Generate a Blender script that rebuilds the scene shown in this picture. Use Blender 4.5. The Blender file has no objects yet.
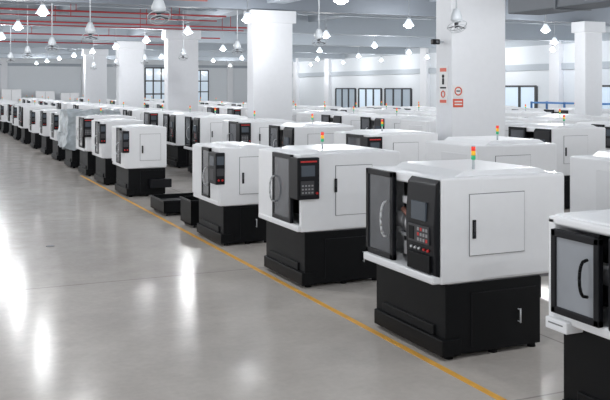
import bpy, bmesh, math, random
from mathutils import Vector, Matrix, noise
random.seed(7)
scene=bpy.context.scene
COL=scene.collection
# ------------------------------------------------------------ materials
def mat(name,col,rough=.5,metal=0,emit=0,ecol=None,spec=.5,coat=0,alpha=1,noise_amt=0.03,nscale=8):
    m=bpy.data.materials.new(name); m.use_nodes=True
    nt=m.node_tree; b=nt.nodes['Principled BSDF']
    b.inputs['Roughness'].default_value=rough
    b.inputs['Metallic'].default_value=metal
    b.inputs['Specular IOR Level'].default_value=spec
    b.inputs['Coat Weight'].default_value=coat
    b.inputs['Alpha'].default_value=alpha
    if emit:
        b.inputs['Emission Color'].default_value=(*(ecol or col),1)
        b.inputs['Emission Strength'].default_value=emit
    tc=nt.nodes.new('ShaderNodeTexCoord'); n=nt.nodes.new('ShaderNodeTexNoise')
    n.inputs['Scale'].default_value=nscale; n.inputs['Detail'].default_value=3
    r=nt.nodes.new('ShaderNodeValToRGB')
    r.color_ramp.elements[0].color=(*[max(0,c*(1-noise_amt)) for c in col],1)
    r.color_ramp.elements[1].color=(*[min(1,c*(1+noise_amt)) for c in col],1)
    nt.links.new(tc.outputs['Object'],n.inputs['Vector'])
    nt.links.new(n.outputs['Fac'],r.inputs['Fac'])
    nt.links.new(r.outputs['Color'],b.inputs['Base Color'])
    return m
M={}
M['white']=mat('white_enamel',(.84,.85,.87),.35,coat=.1)
M['white2']=mat('white_panel',(.78,.79,.81),.35)
M['seam']=mat('dark_seam',(.2,.2,.21),.6)
M['black']=mat('black_powder_coat',(.004,.0045,.0055),.5,spec=.16)
M['black2']=mat('black_frame',(.006,.0065,.009),.4,spec=.25)
M['dark']=mat('dark_interior',(.02,.02,.023),.6)
M['glass']=mat('smoked_window',(.08,.087,.1),.1,coat=.5,noise_amt=.35,nscale=3)
M['glass2']=mat('pale_door_window',(.3,.32,.35),.12,coat=.4,noise_amt=.15,nscale=3)
M['steel']=mat('brushed_steel',(.55,.55,.57),.3,metal=.7)
M['chrome']=mat('grey_handle',(.6,.61,.63),.3,metal=.3)
M['screen']=mat('lcd_screen',(.05,.06,.075),.12,emit=.04,ecol=(.3,.4,.5))
M['keys']=mat('keypad_grey',(.04,.04,.045),.5)
M['key']=mat('grey_key_caps',(.3,.3,.31),.5)
M['red']=mat('red_plastic',(.6,.02,.02),.35)
M['redglow']=mat('red_lens',(.9,.05,.03),.3,emit=.3)
M['yelglow']=mat('amber_lens',(.95,.5,.03),.3,emit=.3)
M['grnglow']=mat('green_lens',(.03,.45,.2),.3,emit=.2)
M['orange']=mat('yellow_floor_paint',(.8,.42,.07),.5,noise_amt=.25,nscale=5)
M['column']=mat('white_column_paint',(.74,.755,.785),.65)
M['wall']=mat('wall_paint',(.68,.715,.75),.7)
M['wall2']=mat('wall_panel_grey',(.42,.46,.5),.7)
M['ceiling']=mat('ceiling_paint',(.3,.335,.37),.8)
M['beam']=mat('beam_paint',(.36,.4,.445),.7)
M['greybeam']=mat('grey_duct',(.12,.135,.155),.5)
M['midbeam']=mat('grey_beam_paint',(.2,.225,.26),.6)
M['pipe']=mat('red_pipe_paint',(.36,.035,.04),.55)
M['lamp']=mat('lamp_shell',(.5,.53,.56),.4)
M['shade']=mat('glowing_acrylic_shade',(.6,.65,.7),.3,emit=.9,ecol=(.85,.93,1))
M['bulb']=mat('lamp_lens',(1,1,1),.4,emit=20,ecol=(.94,.97,1))
M['frame']=mat('dark_window_frame',(.02,.024,.03),.4)
M['pane']=mat('bright_window_pane',(.5,.6,.7),.1,emit=.35,ecol=(.8,.9,1))  # solid pane on the wall; its emission stands in for bright sky outside
M['pane2']=mat('dim_window_pane',(.25,.3,.35),.1,emit=.2,ecol=(.7,.8,.9))  # darker pane, weaker emission in place of daylight behind it
M['plastic']=mat('plastic_sheet',(.42,.47,.5),.3,coat=.3,noise_amt=.45,nscale=6)
M['blue']=mat('blue_rack_paint',(.05,.2,.5),.4)
M['sign']=mat('sign_white',(.75,.75,.75),.4)
M['sred']=mat('sign_orange_red',(.65,.1,.05),.4)
M['brass']=mat('dull_reddish_fitting',(.28,.13,.1),.35,metal=.3)
# floor
def floor_mat():
    m=bpy.data.materials.new('polished_concrete'); m.use_nodes=True
    nt=m.node_tree; b=nt.nodes['Principled BSDF']; L=nt.links.new
    def nz(s,d,r=.6):
        n=nt.nodes.new('ShaderNodeTexNoise'); n.inputs['Scale'].default_value=s; n.inputs['Detail'].default_value=d; n.inputs['Roughness'].default_value=r
        L(tc.outputs['Object'],n.inputs['Vector']); return n
    def ramp(src,a,c,p0=.3,p1=.7):
        r=nt.nodes.new('ShaderNodeValToRGB'); r.color_ramp.elements[0].position=p0; r.color_ramp.elements[1].position=p1
        r.color_ramp.elements[0].color=(*a,1); r.color_ramp.elements[1].color=(*c,1); L(src.outputs['Fac'],r.inputs['Fac']); return r
    def mul(a,c):
        mx=nt.nodes.new('ShaderNodeMix'); mx.data_type='RGBA'; mx.blend_type='MULTIPLY'; mx.inputs[0].default_value=1
        L(a,mx.inputs[6]); L(c,mx.inputs[7]); return mx.outputs[2]
    tc=nt.nodes.new('ShaderNodeTexCoord')
    n1=nz(.5,8,.65); n2=nz(2.2,8,.7); n3=nz(14,6)
    c=mul(ramp(n1,(.51,.47,.435),(.60,.56,.52)).outputs['Color'],ramp(n2,(.93,.93,.93),(1.03,1.03,1.03)).outputs['Color'])
    c=mul(c,ramp(n3,(.95,.95,.95),(1.03,1.03,1.03)).outputs['Color'])
    br=nt.nodes.new('ShaderNodeTexBrick'); br.offset=0; br.inputs['Scale'].default_value=1
    br.inputs['Brick Width'].default_value=6; br.inputs['Row Height'].default_value=5.8; br.inputs['Mortar Size'].default_value=.014
    br.inputs['Color1'].default_value=(1,1,1,1); br.inputs['Color2'].default_value=(.97,.97,.97,1); br.inputs['Mortar'].default_value=(.65,.65,.65,1)
    L(tc.outputs['Object'],br.inputs['Vector'])
    L(mul(c,br.outputs['Color']),b.inputs['Base Color'])
    L(ramp(n2,(.15,.15,.15),(.24,.24,.24)).outputs['Color'],b.inputs['Roughness'])
    b.inputs['Specular IOR Level'].default_value=.11
    return m
M['floor']=floor_mat()
# ------------------------------------------------------------ mesh helpers
def add_prim(bm,p,mats):
    k=p[0]; m=p[-1]
    if m not in mats: mats.append(m)
    mi=mats.index(m)
    t=bmesh.new()
    if k=='box':
        _,x0,x1,y0,y1,z0,z1,bv,_=p
        bmesh.ops.create_cube(t,size=1)
        for v in t.verts:
            v.co=Vector(((x0+x1)/2+v.co.x*(x1-x0),(y0+y1)/2+v.co.y*(y1-y0),(z0+z1)/2+v.co.z*(z1-z0)))
        if bv: bmesh.ops.bevel(t,geom=t.edges[:],offset=bv,segments=2,affect='EDGES',profile=.5)
    elif k=='prism':
        _,pts,y0,y1,bv,_=p
        a=[t.verts.new((x,y0,z)) for x,z in pts]; b=[t.verts.new((x,y1,z)) for x,z in pts]
        n=len(pts); t.faces.new(a); t.faces.new(b[::-1])
        for i in range(n): t.faces.new((a[i],b[i],b[(i+1)%n],a[(i+1)%n]))
        bmesh.ops.recalc_face_normals(t,faces=t.faces[:])
        if bv: bmesh.ops.bevel(t,geom=t.edges[:],offset=bv,segments=2,affect='EDGES',profile=.5)
    elif k=='cyl':
        _,a,b,r,r2,_=p
        a=Vector(a);b=Vector(b);d=b-a
        bmesh.ops.create_cone(t,cap_ends=True,segments=16,radius1=r,radius2=r2,depth=d.length)
        q=d.to_track_quat('Z','Y').to_matrix().to_4x4()
        bmesh.ops.transform(t,matrix=Matrix.Translation((a+b)/2)@q,verts=t.verts)
    elif k=='lathe':
        _,cx,cy,prof,_=p
        N=20; rings=[]
        for r,z in prof:
            rings.append([t.verts.new((cx+r*math.cos(2*math.pi*i/N),cy+r*math.sin(2*math.pi*i/N),z)) for i in range(N)])
        for A,B in zip(rings,rings[1:]):
            for i in range(N): t.faces.new((A[i],A[(i+1)%N],B[(i+1)%N],B[i]))
        bmesh.ops.recalc_face_normals(t,faces=t.faces[:])
    elif k=='ring':
        _,c,nrm,R,r,_=p
        q=Vector(nrm).to_track_quat('Z','Y').to_matrix()
        N=24;K=6;vs=[]
        for i in range(N):
            th=2*math.pi*i/N;row=[]
            for j in range(K):
                ph=2*math.pi*j/K
                row.append(t.verts.new(Vector(c)+q@Vector(((R+r*math.cos(ph))*math.cos(th),(R+r*math.cos(ph))*math.sin(th),r*math.sin(ph)))))
            vs.append(row)
        for i in range(N):
            for j in range(K): t.faces.new((vs[i][j],vs[(i+1)%N][j],vs[(i+1)%N][(j+1)%K],vs[i][(j+1)%K]))
    for f in t.faces: f.material_index=mi; f.smooth=(k in('cyl','lathe','ring') and len(f.verts)==4)
    me=bpy.data.meshes.new('tmp'); t.to_mesh(me); t.free(); bm.from_mesh(me); bpy.data.meshes.remove(me)
def make(name,prims,parent=None,loc=(0,0,0),rot=None):
    bm=bmesh.new(); mats=[]
    for p in prims: add_prim(bm,p,mats)
    me=bpy.data.meshes.new(name); bm.to_mesh(me); bm.free()
    for m in mats: me.materials.append(M[m])
    o=bpy.data.objects.new(name,me); o.location=loc
    if rot: o.rotation_euler=rot
    if parent: o.parent=parent
    COL.objects.link(o); return o
def tag(o,label,cat=None,group=None,kind=None):
    o['label']=label
    if cat:o['category']=cat
    if group:o['group']=group
    if kind:o['kind']=kind
    return o
def empty(name,loc):
    e=bpy.data.objects.new(name,None); e.location=loc; e.empty_display_size=.2; COL.objects.link(e); return e
def copy_tree(src,loc=None,parent=None):
    o=src.copy()
    if loc is not None:o.location=loc
    if parent is not None:o.parent=parent
    COL.objects.link(o)
    for c in src.children: copy_tree(c,None,o)
    return o
def struct(o):
    o['kind']='structure'; return o
# ------------------------------------------------------------ machine definition
# local: front faces -x ; y=0 is the end nearest the aisle entrance ; z up
def cabinet_prims(L=1.4,D=1.5,H=1.74,zb=.73,hood=.05,lip=.05):
    return [
     ('box',.42,D,0,L,zb,H,.03,'white'),
     ('box',0,.5,-.002,.06,zb,H-.002,.02,'white'),
     ('box',0,.5,L-.06,L+.002,zb,H-.002,.02,'white'),
     ('box',.004,.46,.01,L-.01,H-.1,H-.006,.02,'white'),
     ('box',-lip,.46,.008,L-.008,zb+.006,zb+.09,.02,'white'),
     ('box',.40,.425,.05,L-.05,zb+.08,H-.09,0,'dark'),
     ('box',.1,D-.05,.03,L-.03,zb-.03,zb+.006,0,'seam'),
     ('prism',[(.22,H-.01),(.34,H+hood),(D-.25,H+hood),(D-.1,H-.01)],.12,L-.12,.008,'white'),
     ('box',D-.002,D+.01,.15,L-.15,zb+.12,H-.15,.004,'white2'),
    ]
def base_prims(L=1.4,zt=.73,D=1.2):
    return [
     ('box',.07,D,.02,L-.02,.04,zt-.01,.012,'black'),
     ('box',.02,.24,.0,L-.06,.04,.20,.01,'black'),
     ('box',.045,.12,.2,L-.2,.2,.30,.01,'black'),
     ('box',D-.02,D+.12 if D>1 else D,.15,L-.15,.45,zt-.01,.01,'black'),
     ('box',.36,.37,.014,.03,.1,.62,.0,'black2'),('box',.36,D-.06,.014,.03,.61,.62,.0,'black2'),
     ('cyl',(D-.28,-.02,.28),(D-.28,-.02,.42),.008,.008,'chrome'),
     ('cyl',(D-.28,-.02,.29),(D-.28,.02,.29),.006,.006,'chrome'),
     ('cyl',(D-.28,-.02,.41),(D-.28,.02,.41),.006,.006,'chrome'),
    ]+[('cyl',(x,y,0),(x,y,.05),.045,.035,'black') for x in(.14,D*.55,D-.07) for y in(.08,L-.1)]
def handle_prims(x,y,z0,z1,m='chrome'):
    pts=[];N=8
    for i in range(N+1):
        a=math.pi*i/N
        pts.append((x-.075*math.sin(a)**.6 if 0<i<N else x,y,(z0+z1)/2-(z1-z0)/2*math.cos(a)))
    return [('cyl',a,b,.012,.012,m) for a,b in zip(pts,pts[1:])]
def door_prims(y0,y1,z0,z1,frm='black2',w=.07):
    return [('box',-.05,0,y0,y1,z1-w,z1,.008,frm),('box',-.05,0,y0,y1,z0,z0+w,.008,frm),
            ('box',-.05,0,y0,y0+w,z0,z1,.008,frm),('box',-.05,0,y1-w,y1,z0,z1,.008,frm)]
def light_prims(x,y,z):
    z0=z; z=z+.05
    return [('cyl',(x,y,z0),(x,y,z+.05),.014,.014,'lamp'),('cyl',(x,y,z+.05),(x,y,z+.092),.022,.022,'grnglow'),
            ('cyl',(x,y,z+.094),(x,y,z+.136),.022,.022,'yelglow'),('cyl',(x,y,z+.138),(x,y,z+.18),.022,.022,'redglow'),
            ('cyl',(x,y,z+.18),(x,y,z+.188),.02,.016,'lamp')]
def hatch_prims(x0,x1,z0,z1):
    return [('box',x0,x1,-.008,.004,z0,z1,.002,'seam'),('box',x0+.007,x1-.007,-.014,.004,z0+.007,z1-.007,.003,'white')]
def latch_prims(x,z):
    return [('box',x-.018,x+.018,-.027,-.01,z-.09,z+.09,.004,'black2'),('box',x-.01,x+.01,-.037,-.02,z-.02,z+.07,.003,'keys')]
def buttons(x,ys,z,m): return [('cyl',(x,y,z),(x-.02,y,z),.014,.012,m) for y in ys]
def kind_A():
    P={}
    P['machine_base']=(base_prims(),{})
    P['cabinet']=(cabinet_prims(lip=.09),{})
    P['spindle_chuck']=([('cyl',(.14,.62,1.22),(.14,.76,1.22),.12,.12,'steel'),('cyl',(.14,.76,1.22),(.14,1.2,1.22),.08,.08,'steel'),
        ('box',.04,.3,.55,.75,.9,1.04,.01,'steel'),('box',.02,.25,.56,.74,1.42,1.5,.01,'steel'),('cyl',(.04,.62,1.3),(.04,.75,1.36),.03,.03,'brass'),('cyl',(.06,.55,1.1),(.06,.8,1.1),.02,.02,'chrome')],{})
    P['sliding_door']=(door_prims(.82,1.4,.82,1.73,'black2',.06),{'door_window':[('box',-.035,-.015,.87,1.35,.85,1.68,.0,'glass')],
        'handle':handle_prims(-.05,.93,1.05,1.42)})
    cp=[('prism',[(.0,.80),(-.06,.82),(-.075,1.3),(-.05,1.68),(.0,1.73)],0,.52,.012,'black2'),
        ('box',-.09,-.06,.06,.46,.84,1.0,.004,'black')]
    P['control_panel']=(cp,{'screen':[('box',-.085,-.06,.14,.40,1.32,1.5,.004,'screen')],
        'keypad':[('box',-.085,-.07,.08,.46,1.1,1.27,.003,'keys')]+[('box',-.089,-.08,.1+.05*i,.13+.05*i,1.12+.05*j,1.15+.05*j,0,'key' if (i+j)%4 else 'red') for i in range(4) for j in range(3)]+[('box',-.09,-.08,.34,.44,1.12,1.25,.003,'black')],
        'button':buttons(-.07,(.1,.17),1.045,'red')+buttons(-.07,(.26,.33,.4),1.045,'chrome')})
    P['access_hatch']=(hatch_prims(.32,.98,.98,1.58),{'latch':latch_prims(.37,1.24)})
    P['signal_light']=(light_prims(.55,.25,1.785),{})
    return P
def kind_B():
    P={}
    P['machine_base']=(base_prims(),{})
    P['cabinet']=(cabinet_prims(hood=.03)+[('box',-.045,.02,.86,1.4,.80,1.73,.02,'white')],{})
    P['spindle_chuck']=([('cyl',(.22,.5,1.2),(.22,.7,1.2),.12,.12,'steel')],{})
    P['sliding_door']=(door_prims(.22,.86,.82,1.72,'black2',.06),
        {'door_window':[('box',-.04,-.015,.26,.82,.86,1.66,0,'glass')],'handle':handle_prims(-.05,.76,1.05,1.4)})
    P['control_panel']=([('box',-.07,.24,-.07,.0,1.16,1.70,.012,'black2'),('box',-.075,-.03,-.07,.2,1.16,1.70,.012,'black2')],
        {'screen':[('box',-.02,.17,-.078,-.068,1.46,1.6,.003,'screen')],'nameplate':[('box',-.03,.2,-.076,-.068,1.64,1.66,.002,'red')],
         'keypad':[('box',-.03,.16,-.078,-.068,1.22,1.40,.003,'keys')]+[('box',-.015+.045*i,.01+.045*i,-.082,-.076,1.24+.045*j,1.26+.045*j,0,'key') for i in range(4) for j in range(3)],
         'button':[('cyl',(.2,-.09,1.24),(.2,-.068,1.24),.014,.016,'red')]})
    P['access_hatch']=(hatch_prims(.5,1.05,.92,1.58),{'latch':latch_prims(.50,1.32)})
    P['signal_light']=(light_prims(.55,.5,1.765),{})
    return P
def kind_C(D=.95,H=1.62,zb=.66,L=1.4,dk='black2',gl='glass'):
    P={}
    P['machine_base']=(base_prims(L,zb,D-.03),{})
    P['cabinet']=(cabinet_prims(L,D,H,zb,.02,.03)+[('box',-.045,.02,.82,L,zb+.08,H-.02,.02,'white')],{})
    P['sliding_door']=(door_prims(.42,.84,zb+.09,H-.03,dk,.05),{'door_window':[('box',-.04,-.015,.46,.8,zb+.14,H-.08,0,gl)],'handle':handle_prims(-.05,.5,zb+.3,zb+.6)})
    P['front_cover']=([('box',-.03,.03,.01,.42,zb+.08,H-.56,.01,'white')],{})
    P['control_panel']=([('box',-.08,.08,-.03,.34,H-.60,H-.08,.012,'black2')],
        {'screen':[('box',-.085,-.07,.06,.28,H-.30,H-.14,.003,'screen'),('box',-.06,.06,-.036,-.028,H-.28,H-.14,.003,'screen')],
         'keypad':[('box',-.085,-.07,.06,.28,H-.54,H-.36,.003,'keys'),('box',-.06,.06,-.036,-.028,H-.46,H-.34,.003,'keys')],
         'button':[('cyl',(-.03,-.028,H-.53),(-.03,-.05,H-.53),.018,.016,'red'),('cyl',(.035,-.028,H-.53),(.035,-.05,H-.53),.018,.016,'red')]})
    P['access_hatch']=(hatch_prims(.34,D-.15,zb+.18,H-.16),{'latch':latch_prims(.4,zb+.45)})
    return P
def kind_D(D=1.5,H=1.78,zb=.72):
    P=kind_C(D,H,zb)
    P['chip_outlet']=([('box',D-.45,D+.06,-.22,.02,.22,.42,.01,'black2')],{})
    return P
def kind_P():
    P={}
    P['machine_base']=(base_prims(),{})
    P['cabinet']=(cabinet_prims(hood=.06)+[('box',-.04,.03,.02,1.38,.80,1.73,.02,'white')],{})
    P['rear_cover']=([('box',-.05,-.035,.2,.9,.95,1.6,.004,'white2'),('box',-.053,-.045,.3,.33,1.2,1.35,0,'black2')],{})
    P['access_hatch']=(hatch_prims(.32,.98,.98,1.58),{'latch':latch_prims(.37,1.24)})
    P['signal_light']=(light_prims(.55,.25,1.79),{})
    return P
def kind_R():
    P=kind_A()
    P['machine_base']=(base_prims(zt=.80),{})
    P['cabinet']=(cabinet_prims(H=1.63,zb=.80,hood=.01,lip=.04)+[('box',-.045,.02,1.34,1.42,.82,1.60,.015,'white'),('box',-.045,.02,.0,1.42,1.55,1.61,.015,'white')],{})
    P['sliding_door']=([(p[0],p[1]-.03,p[2]-.03,*p[3:]) for p in door_prims(.84,1.35,.88,1.52,'black2',.055)],
        {'door_window':[('box',-.065,-.04,.89,1.3,.92,1.48,0,'glass2')],'handle':handle_prims(-.08,.95,1.08,1.35,'black')})
    P['control_panel']=([('box',-.07,0,.0,.76,.88,1.54,.015,'black2')],{'screen':[('box',-.075,-.06,.1,.6,1.25,1.48,.003,'screen')],'keypad':[('box',-.075,-.06,.1,.6,.98,1.2,.003,'keys')]})
    P['chip_chute']=([('box',-.09,.1,1.16,1.40,.75,.84,.01,'white'),('box',-.093,-.08,1.2,1.36,.80,.81,0,'seam')],{})
    P['signal_light']=(light_prims(.55,.25,1.64),{})
    P['access_hatch']=(hatch_prims(.32,.98,.98,1.5),{'latch':latch_prims(.37,1.26)})
    return P
def build_full(P,loc,name='cnc_lathe'):
    e=empty(name,loc)
    for pn,(pr,subs) in P.items():
        po=make(pn,pr,e)
        for sn,sp in subs.items():
            if sn=='button':
                for q in sp: make(sn,[q],po)
            else: make(sn,sp,po)
    return e
def build_merged(P,loc):
    pr=[]
    for pn,(a,subs) in P.items():
        pr+=a
        for s in subs.values(): pr+=s
    return make('cnc_lathe',pr,None,loc)
KA,KB,KC,KD,KR,KP=kind_A(),kind_B(),kind_C(),kind_D(),kind_R(),kind_P()
KE=kind_D(1.1,1.72)
FX=4.52
G1='lathes in the row beside the yellow line'; G2='lathes in the rows behind the first'
A=tag(build_full(KA,(FX,6.89,0)),'white CNC lathe, black base, half-open smoked door, black control panel','lathe',G1)
B=tag(build_full(KB,(FX,10.15,0)),'white CNC lathe with black base, corner control console and smoked door','lathe',G1)
R=tag(build_full(KR,(FX,3.90,0)),'low white CNC lathe with black-framed square door window and chip chute','lathe',G1)
C=tag(build_full(KC,(FX,13.4,0)),'compact white CNC lathe with black base beside the black chip bins','lathe',G1)
D=tag(build_full(kind_D(1.0,1.66,.68),(FX,20.35,0)),'white boxy CNC lathe on a black base with plain end hatch','lathe',G1)
lab='white boxy CNC lathe on black base in a long row'
E=tag(build_full(KE,(FX,23.1,0)),lab,'lathe',G1)
mA=build_merged(KA,(7.6,17.4,0)); tag(mA,'white CNC lathe with black base and black control panel','lathe',G2)
mB=build_merged(KB,(7.6,20.8,0)); tag(mB,'white CNC lathe with black base and end console','lathe',G2)
mP=build_merged(KP,(12.2,11.2,0)); tag(mP,'plain white CNC lathe housing on a black base','lathe',G2)
mD=build_merged(KE,(FX,34.6,0)); tag(mD,lab,'lathe',G1)
mC=build_merged(kind_C(1.2,1.66,.68),(FX,38.1,0)); tag(mC,lab,'lathe',G1)
tag(copy_tree(B,(FX,25.7,0)),lab,'lathe',G1)
tag(copy_tree(E,(FX,31.5,0)),lab,'lathe',G1)
for y,s in ((41.6,mA),(44.7,mD),(48.3,mB),(51.6,mC),(55,mD),(58.5,mA),(62,mD),(65.5,mB),(69,mD),(72.6,mD)):
    o=s.copy(); o.location=(FX+random.uniform(-.1,.1),y,0); COL.objects.link(o); tag(o,lab,'lathe',G1)
def cover(parent):
    bm=bmesh.new(); bmesh.ops.create_cube(bm,size=1); bmesh.ops.subdivide_edges(bm,edges=bm.edges[:],cuts=14,use_grid_fill=True)
    for v in bm.verts:
        c=v.co; s=1+ .1*(.5-c.z)
        p=Vector((.75+c.x*1.66*s,.7+c.y*1.6*s,1.25+c.z*1.2))
        v.co=p+noise.noise_vector(p*3.5)*.11
    me=bpy.data.meshes.new('plastic_cover'); bm.to_mesh(me); bm.free(); me.materials.append(M['plastic'])
    o=bpy.data.objects.new('plastic_cover',me); o.parent=parent; COL.objects.link(o)
    o['label']='crumpled translucent plastic sheet'
e=empty('cnc_lathe',(FX,28.5,0)); make('machine_base',base_prims(),e); cover(e)
tag(e,'CNC lathe draped in a crumpled grey plastic sheet','lathe',G1)
Pm=tag(build_full(KP,(7.6,7.2,0)),'plain white CNC lathe housing in the second row','lathe',G2)
tag(copy_tree(Pm,(7.6,10.6,0)),'plain white CNC lathe housing in the second row','lathe',G2)
tag(copy_tree(B,(7.6,13.95,0)),'white CNC lathe with black base in the second row','lathe',G2)
def far(x,y,k):
    o=(mA,mB,mD,mP)[k].copy(); o.location=(x+random.uniform(-.08,.08),y+random.uniform(-.12,.12),0); COL.objects.link(o)
    tag(o,'white CNC lathe with black base among dense rows','lathe',G2)
y=24.2
while y<74:
    far(7.6,y,random.choice((0,1,3,2))); y+=3.0
for x,ys,ye in ((12.2,14.4,74),(15.6,13.5,74),(19.0,16.5,36),(23.3,21.5,34)):
    y=ys+random.uniform(0,.4)
    while y<ye:
        far(x,y,random.choice((0,2,3,3,3)) if y<30 else random.choice((0,1,2,3))); y+=(2.4 if y<30 else 3.0)
for x0 in (4.3,6.6,9.4,11.5):
    h=random.uniform(2.0,2.5)
    o=make('storage_cabinet',[('box',0,1.6,0,.6,.08,h,.02,'white'),('box',.05,1.55,.05,.55,0,.09,0,'black'),('box',.79,.81,-.006,.01,.12,h-.05,0,'seam'),('box',.70,.73,-.03,0,1.0,1.15,0,'black2'),('box',.87,.90,-.03,0,1.0,1.15,0,'black2')],None,(x0,77.5,0))
    tag(o,'pale two-door steel cabinet against the end wall','cabinet','steel cabinets')
# chip bins
def tray(x0,x1,y0,y1,h,lab):
    t=.02;X=x1-x0;Y=y1-y0
    e=empty('chip_bin',(x0,y0,0))
    make('bin_body',[('box',0,X,0,Y,.06,.08,.0,'black'),('box',0,t,0,Y,.06,h,.005,'black'),('box',X-t,X,0,Y,.06,h,.005,'black'),
      ('box',0,X,0,t,.06,h,.005,'black'),('box',0,X,Y-t,Y,.06,h,.005,'black'),('box',-.015,.02,-.015,Y+.015,h-.03,h,.004,'black2'),('box',0,X,-.015,.02,h-.03,h,.004,'black2'),('box',t,X-t,t,Y-t,.08,h*.75,0,'black')],e)
    for a in(.08,X-.08):
        for b in (.08,Y-.08):
            make('caster',[('cyl',(a-.015,b,.035),(a+.015,b,.035),.035,.035,'dark'),('box',a-.02,a+.02,b-.02,b+.02,.05,.07,0,'chrome')],e)
    tag(e,lab,'bin','chip bins beside the lathes')
tray(4.62,5.35,15.35,16.05,.52,'black metal chip bin on casters beside a lathe')
tray(4.55,5.6,17.0,18.1,.32,'low black metal chip tray on casters')
# ------------------------------------------------------------ room
XW=32;YW=80;HC=6.3
struct(make('floor',[('box',-14,XW+.3,-12,YW+.3,-.2,0,0,'floor')]))
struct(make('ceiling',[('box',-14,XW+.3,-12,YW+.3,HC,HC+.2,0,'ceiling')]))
struct(make('wall_right',[('box',XW,XW+.3,-12,YW+.3,0,HC,0,'wall')]))
struct(make('wall_back',[('box',-14,XW,YW,YW+.3,0,HC,0,'wall')]))
COLY=[-5.4,4.5,14.2,24.8,34.6,44,53.5,63,72.5]
n=1
for yy in COLY:
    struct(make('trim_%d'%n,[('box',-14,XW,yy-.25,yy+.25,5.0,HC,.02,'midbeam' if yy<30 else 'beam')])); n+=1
for yy in (29.5,39.3,49,58.2):
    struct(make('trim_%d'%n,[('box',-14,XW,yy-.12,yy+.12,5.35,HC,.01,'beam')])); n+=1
for xx,z0,m,hw in ((0.2,5.3,'beam',.3),(5.2,5.5,'beam',.15),(10.1,5.2,'beam',.3),(15.8,5.5,'beam',.15)):
    struct(make('trim_%d'%n,[('box',xx-hw,xx+hw,-12,YW,z0,HC,.02,m)])); n+=1
o=make('ventilation_duct',[('box',12.0,12.9,5,15.6,4.25,4.85,.02,'greybeam')]+[('box',11.97,12.93,6+2*k,6.05+2*k,4.22,4.88,.0,'greybeam') for k in range(5)]+[('cyl',(12.45+s*.4,6.5+2*k,4.84),(12.45+s*.4,6.5+2*k,HC-.005),.012,.012,'lamp') for k in range(5) for s in(-1,1)])
tag(o,'long dark grey rectangular ventilation duct hung from the ceiling','duct')
for xx in (3,7,14,22.5,28):
    struct(make('trim_%d'%n,[('box',xx-.3,xx+.3,YW-.2,YW,0,HC,.01,'column')])); n+=1
struct(make('trim_%d'%n,[('box',-14,XW,YW-.1,YW,4.55,4.8,.01,'beam')])); n+=1
for yy in (24.8,30,37.2,43.5,50.5,65.8,72.5):
    struct(make('trim_%d'%n,[('box',XW-.3,XW,yy-.4,yy+.4,0,HC,.01,'column')])); n+=1
struct(make('trim_%d'%n,[('box',XW-.12,XW,-12,YW,3.6,3.95,.01,'wall2')])); n+=1
struct(make('trim_%d'%n,[('box',XW-.12,XW,-12,YW,5.0,5.4,.01,'wall2')])); n+=1
def column(cx,yy,w,lab='square white painted concrete column between machine rows'):
    c=make('column',[('box',-w/2,w/2,-.28,.28,0,4.99,.02,'column'),('box',-w/2-.1,w/2+.1,-.34,.34,4.6,4.99,.02,'column'),
                     ('box',-w/2-.02,w/2+.02,-.3,.3,0,.12,.01,'seam')],None,(cx,yy,0))
    return tag(c,lab,'column','white columns')
CX=10.02;CW=1.27
column(CX,14.2,CW,'wide white concrete column carrying safety signs')
for yy in COLY[3:7]: column(10.0,yy,1.3)
column(22.2,24.2,.8,'slim white concrete column near the windows')
# signs
cx0=CX-CW/2; yf=14.2-.28
def sign(loc,rz,kind,lab):
    if kind==0:
        pr=[('box',-.14,.14,-.012,0,-.38,.38,.003,'sign'),('box',-.11,.11,-.016,-.008,.27,.34,0,'sred'),('cyl',(0,-.01,.18),(0,-.02,.18),.035,.035,'black'),('box',-.03,.03,-.018,-.01,.02,.14,.0,'black'),('box',-.1,.1,-.018,-.01,-.06,-.03,0,'black'),('ring',(0,-.014,-.17),(0,1,0),.06,.012,'sred'),('box',-.11,.11,-.018,-.01,-.34,-.28,0,'sred')]
    elif kind==1:
        pr=[('box',-.12,.12,-.012,0,-.12,.12,.003,'sign'),('ring',(0,-.014,.0),(0,1,0),.075,.013,'sred'),('box',-.045,.045,-.018,-.01,-.01,.012,0,'black')]
    else:
        pr=[('box',-.115,.115,-.012,0,-.08,.08,.003,'sred'),('box',-.085,.085,-.016,-.008,.015,.04,0,'sign'),('box',-.085,.085,-.016,-.008,-.04,-.015,0,'sign')]
    tag(make('safety_sign',pr,None,loc,(0,0,rz)),lab,'sign','safety signs on the column')
sign((cx0,yf+.28,2.65),-math.pi/2,0,'tall white safety notice with black figure and red markings')
sign((cx0+.14,yf,2.54),0,1,'white sign with red prohibition circle')
sign((cx0+.14,yf,2.31),0,2,'small red sign with white text lines')
e=empty('security_camera',(cx0,yf+.3,3.5))
make('bracket',[('cyl',(0,0,0),(-.12,0,.0),.02,.02,'lamp')],e); make('camera_body',[('box',-.26,-.1,-.05,.05,-.05,.05,.015,'black2'),('cyl',(-.18,-.05,0),(-.18,-.08,0),.03,.03,'glass')],e)
tag(e,'small black security camera bracketed to a column','camera')
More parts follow.
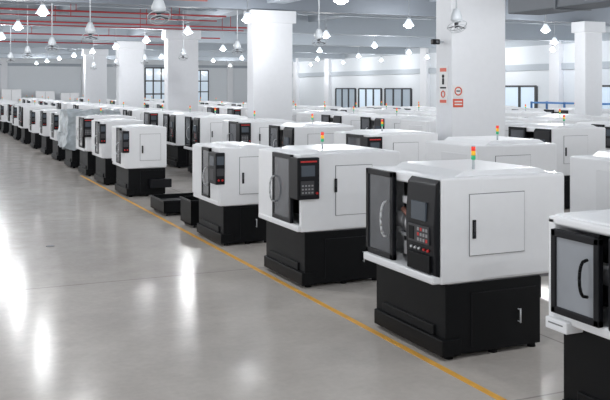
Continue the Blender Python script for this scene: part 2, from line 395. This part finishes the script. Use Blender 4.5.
# windows
wn=1
def win_right(y0,y1,z0,z1,nm,pane='pane2',rows=1,f=.1):
    global wn
    x=XW-.06;pr=[('box',x+.02,x+.06,y0,y1,z0,z1,0,pane)]
    for k in range(nm+1):
        yy=y0+(y1-y0)*k/nm; pr.append(('box',x-.02,x+.06,yy-f,yy+f,z0,z1,0,'frame'))
    for k in range(rows+1):
        zz=z0+(z1-z0)*k/rows; pr.append(('box',x-.02,x+.06,y0,y1,zz-f/2,zz+f/2,0,'frame'))
    struct(make('window_%d'%wn,pr)); wn+=1
def win_back(x0,x1,z0,z1,nm,pane='pane2',rows=1,f=.12):
    global wn
    yv=YW-.06;pr=[('box',x0,x1,yv+.02,yv+.06,z0,z1,0,pane)]
    for k in range(nm+1):
        xx=x0+(x1-x0)*k/nm; pr.append(('box',xx-f/2,xx+f/2,yv-.02,yv+.06,z0,z1,0,'frame'))
    for k in range(rows+1):
        zz=z0+(z1-z0)*k/rows; pr.append(('box',x0,x1,yv-.02,yv+.06,zz-f/2,zz+f/2,0,'frame'))
    struct(make('window_%d'%wn,pr)); wn+=1
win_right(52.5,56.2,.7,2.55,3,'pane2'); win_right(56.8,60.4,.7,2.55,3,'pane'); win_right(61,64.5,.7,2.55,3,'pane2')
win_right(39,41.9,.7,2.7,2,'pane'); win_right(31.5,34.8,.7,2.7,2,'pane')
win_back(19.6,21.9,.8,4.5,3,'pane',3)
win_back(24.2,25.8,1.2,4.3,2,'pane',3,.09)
# red pipes
def pipe(a,b,r=.045,lab='long red painted sprinkler pipe hung under the ceiling'):
    pr=[('cyl',a,b,r,r,'pipe')]
    x=a[0]+1.3
    while x<b[0]:
        pr.append(('cyl',(x,a[1],a[2]),(x,a[1],HC-.005),.012,.012,'pipe')); x+=3.3
    tag(make('sprinkler_pipe',pr),lab,'pipe','red sprinkler pipes')
for yy,z,r,x1 in ((22.4,4.98,.03,7.2),(27.2,4.98,.03,9.4),(28.2,4.9,.022,9.4),(31.6,4.95,.028,13),(32.6,4.9,.022,12),(38.5,4.93,.03,13),(45.5,4.93,.03,13)):
    pipe((-10,yy,z),(x1,yy,z),r)
tag(make('sprinkler_pipe',[('cyl',(3.9,21.9,4.9),(3.9,21.9,6.295),.03,.03,'pipe')]),'vertical red riser pipe under the ceiling','pipe','red sprinkler pipes')
# high bay lamps
LZ=4.55
def lamp_proto(loc):
    e=empty('high_bay_lamp',loc)
    make('lamp_shade',[('lathe',0,0,[(.05,.22),(.075,.18),(.13,.09),(.175,0),(.165,0),(.12,.08),(.02,.14)],'shade')],e)
    make('rod',[('cyl',(0,0,.26),(0,0,HC-loc[2]-.005),.008,.008,'lamp')],e)
    make('ballast',[('cyl',(0,0,.2),(0,0,.31),.05,.045,'lamp')],e)
    make('bulb',[('lathe',0,0,[(.001,-.07),(.07,-.06),(.11,-.02),(.12,.03),(.07,.07),(.001,.09)],'bulb')],e)
    ld=bpy.data.lights.new('lamp_light','POINT'); ld.energy=128; ld.color=(.98,.99,1); ld.shadow_soft_size=.1
    lo=bpy.data.objects.new('lamp_light',ld); lo.location=(0,0,-.2); lo.parent=e; COL.objects.link(lo)
    return tag(e,'bright bell-shaped high bay pendant lamp','lamp','high bay lamps')
lp=lamp_proto((8.7,23.3,LZ))
for ix,xx in enumerate((-2.8,3.0,8.7,14.1,19.5,25,30)):  # leftmost row is out of view, added to light the machine fronts
    for k in range(-4,9):  # negative steps add nearer lamps, mostly above frame, to light nearby machines
        yy=23.3+6*k
        if (xx,k)==(8.7,0): continue
        if xx>18 and yy<6: continue
        copy_tree(lp,(xx,yy,LZ))
# hanging fans
def fan_proto(loc):
    e=empty('hanging_fan',loc)
    make('rod',[('cyl',(0,0,.2),(0,0,HC-loc[2]-.005),.014,.014,'lamp')],e)
    make('motor_housing',[('lathe',0,0,[(.001,.22),(.05,.21),(.08,.14),(.11,.06),(.11,0),(.06,-.04),(.001,-.05)],'lamp')],e)
    make('fan_guard',[('ring',(0,-.02,-.1),(0,.5,1),.18,.008,'lamp'),('ring',(0,-.05,-.16),(0,.5,1),.15,.006,'lamp'),('ring',(0,-.05,-.17),(0,.5,1),.08,.006,'lamp')],e)
    make('fan_blade',[('prism',[(.02,-.12),(.16,-.15),(.16,-.14),(.02,-.1)],-.05,.03,0,'keys'),('prism',[(-.02,-.12),(-.16,-.15),(-.16,-.14),(-.02,-.1)],-.03,.05,0,'keys'),('cyl',(0,0,-.05),(0,0,-.15),.04,.03,'keys')],e)
    return tag(e,'white hanging industrial fan on a long rod','fan','hanging fans')
fp=fan_proto((9.0,13.2,3.84))
for xx,ys in ((3.5,13.4),(9.0,13.2)):
    for k in range(7):
        if xx==9.0 and k==0: continue
        copy_tree(fp,(xx,ys+5.9*k,3.84))
# floor markings
tag(make('floor_marking',[('box',4.41,4.48,-4,26,0,.004,0,'orange')]),'long yellow-orange painted line along the machine row','floor marking')
tag(make('floor_marking',[('box',5.85,7.4,6.6,6.68,0,.004,0,'orange')]),'short yellow-orange painted line between lathes','floor marking')
tag(make('floor_cover',[('cyl',(2.0,14.6,0),(2.0,14.6,.006),.07,.07,'seam')]),'small round dark metal cover in the floor','floor cover')
# blue rack
e=empty('storage_rack',(29.2,31,0))
make('rack_frame',[('box',x,x+.08,y,y+.08,0,1.9,0,'blue') for x in(0,1) for y in (0,2.5,5)],e)
for z in(.5,1.2,1.8): make('shelf',[('box',0,1.08,0,5.08,z,z+.08,0,'blue')],e)
tag(e,'blue steel storage rack near the windows','rack')
# ------------------------------------------------------------ world, camera
w=bpy.data.worlds.new('World'); scene.world=w; w.use_nodes=True
bg=w.node_tree.nodes['Background']; bg.inputs[0].default_value=(.97,.98,1,1); bg.inputs[1].default_value=1.35
cam=bpy.data.cameras.new('camera'); co=bpy.data.objects.new('camera',cam); COL.objects.link(co)
co.location=(0,0,2.6); co.rotation_euler=(math.radians(90),0,math.radians(-24.3))
cam.sensor_width=36; cam.lens=860/610*36; cam.shift_y=-112/610; cam.clip_end=300
scene.camera=co
scene.view_settings.view_transform='Standard'
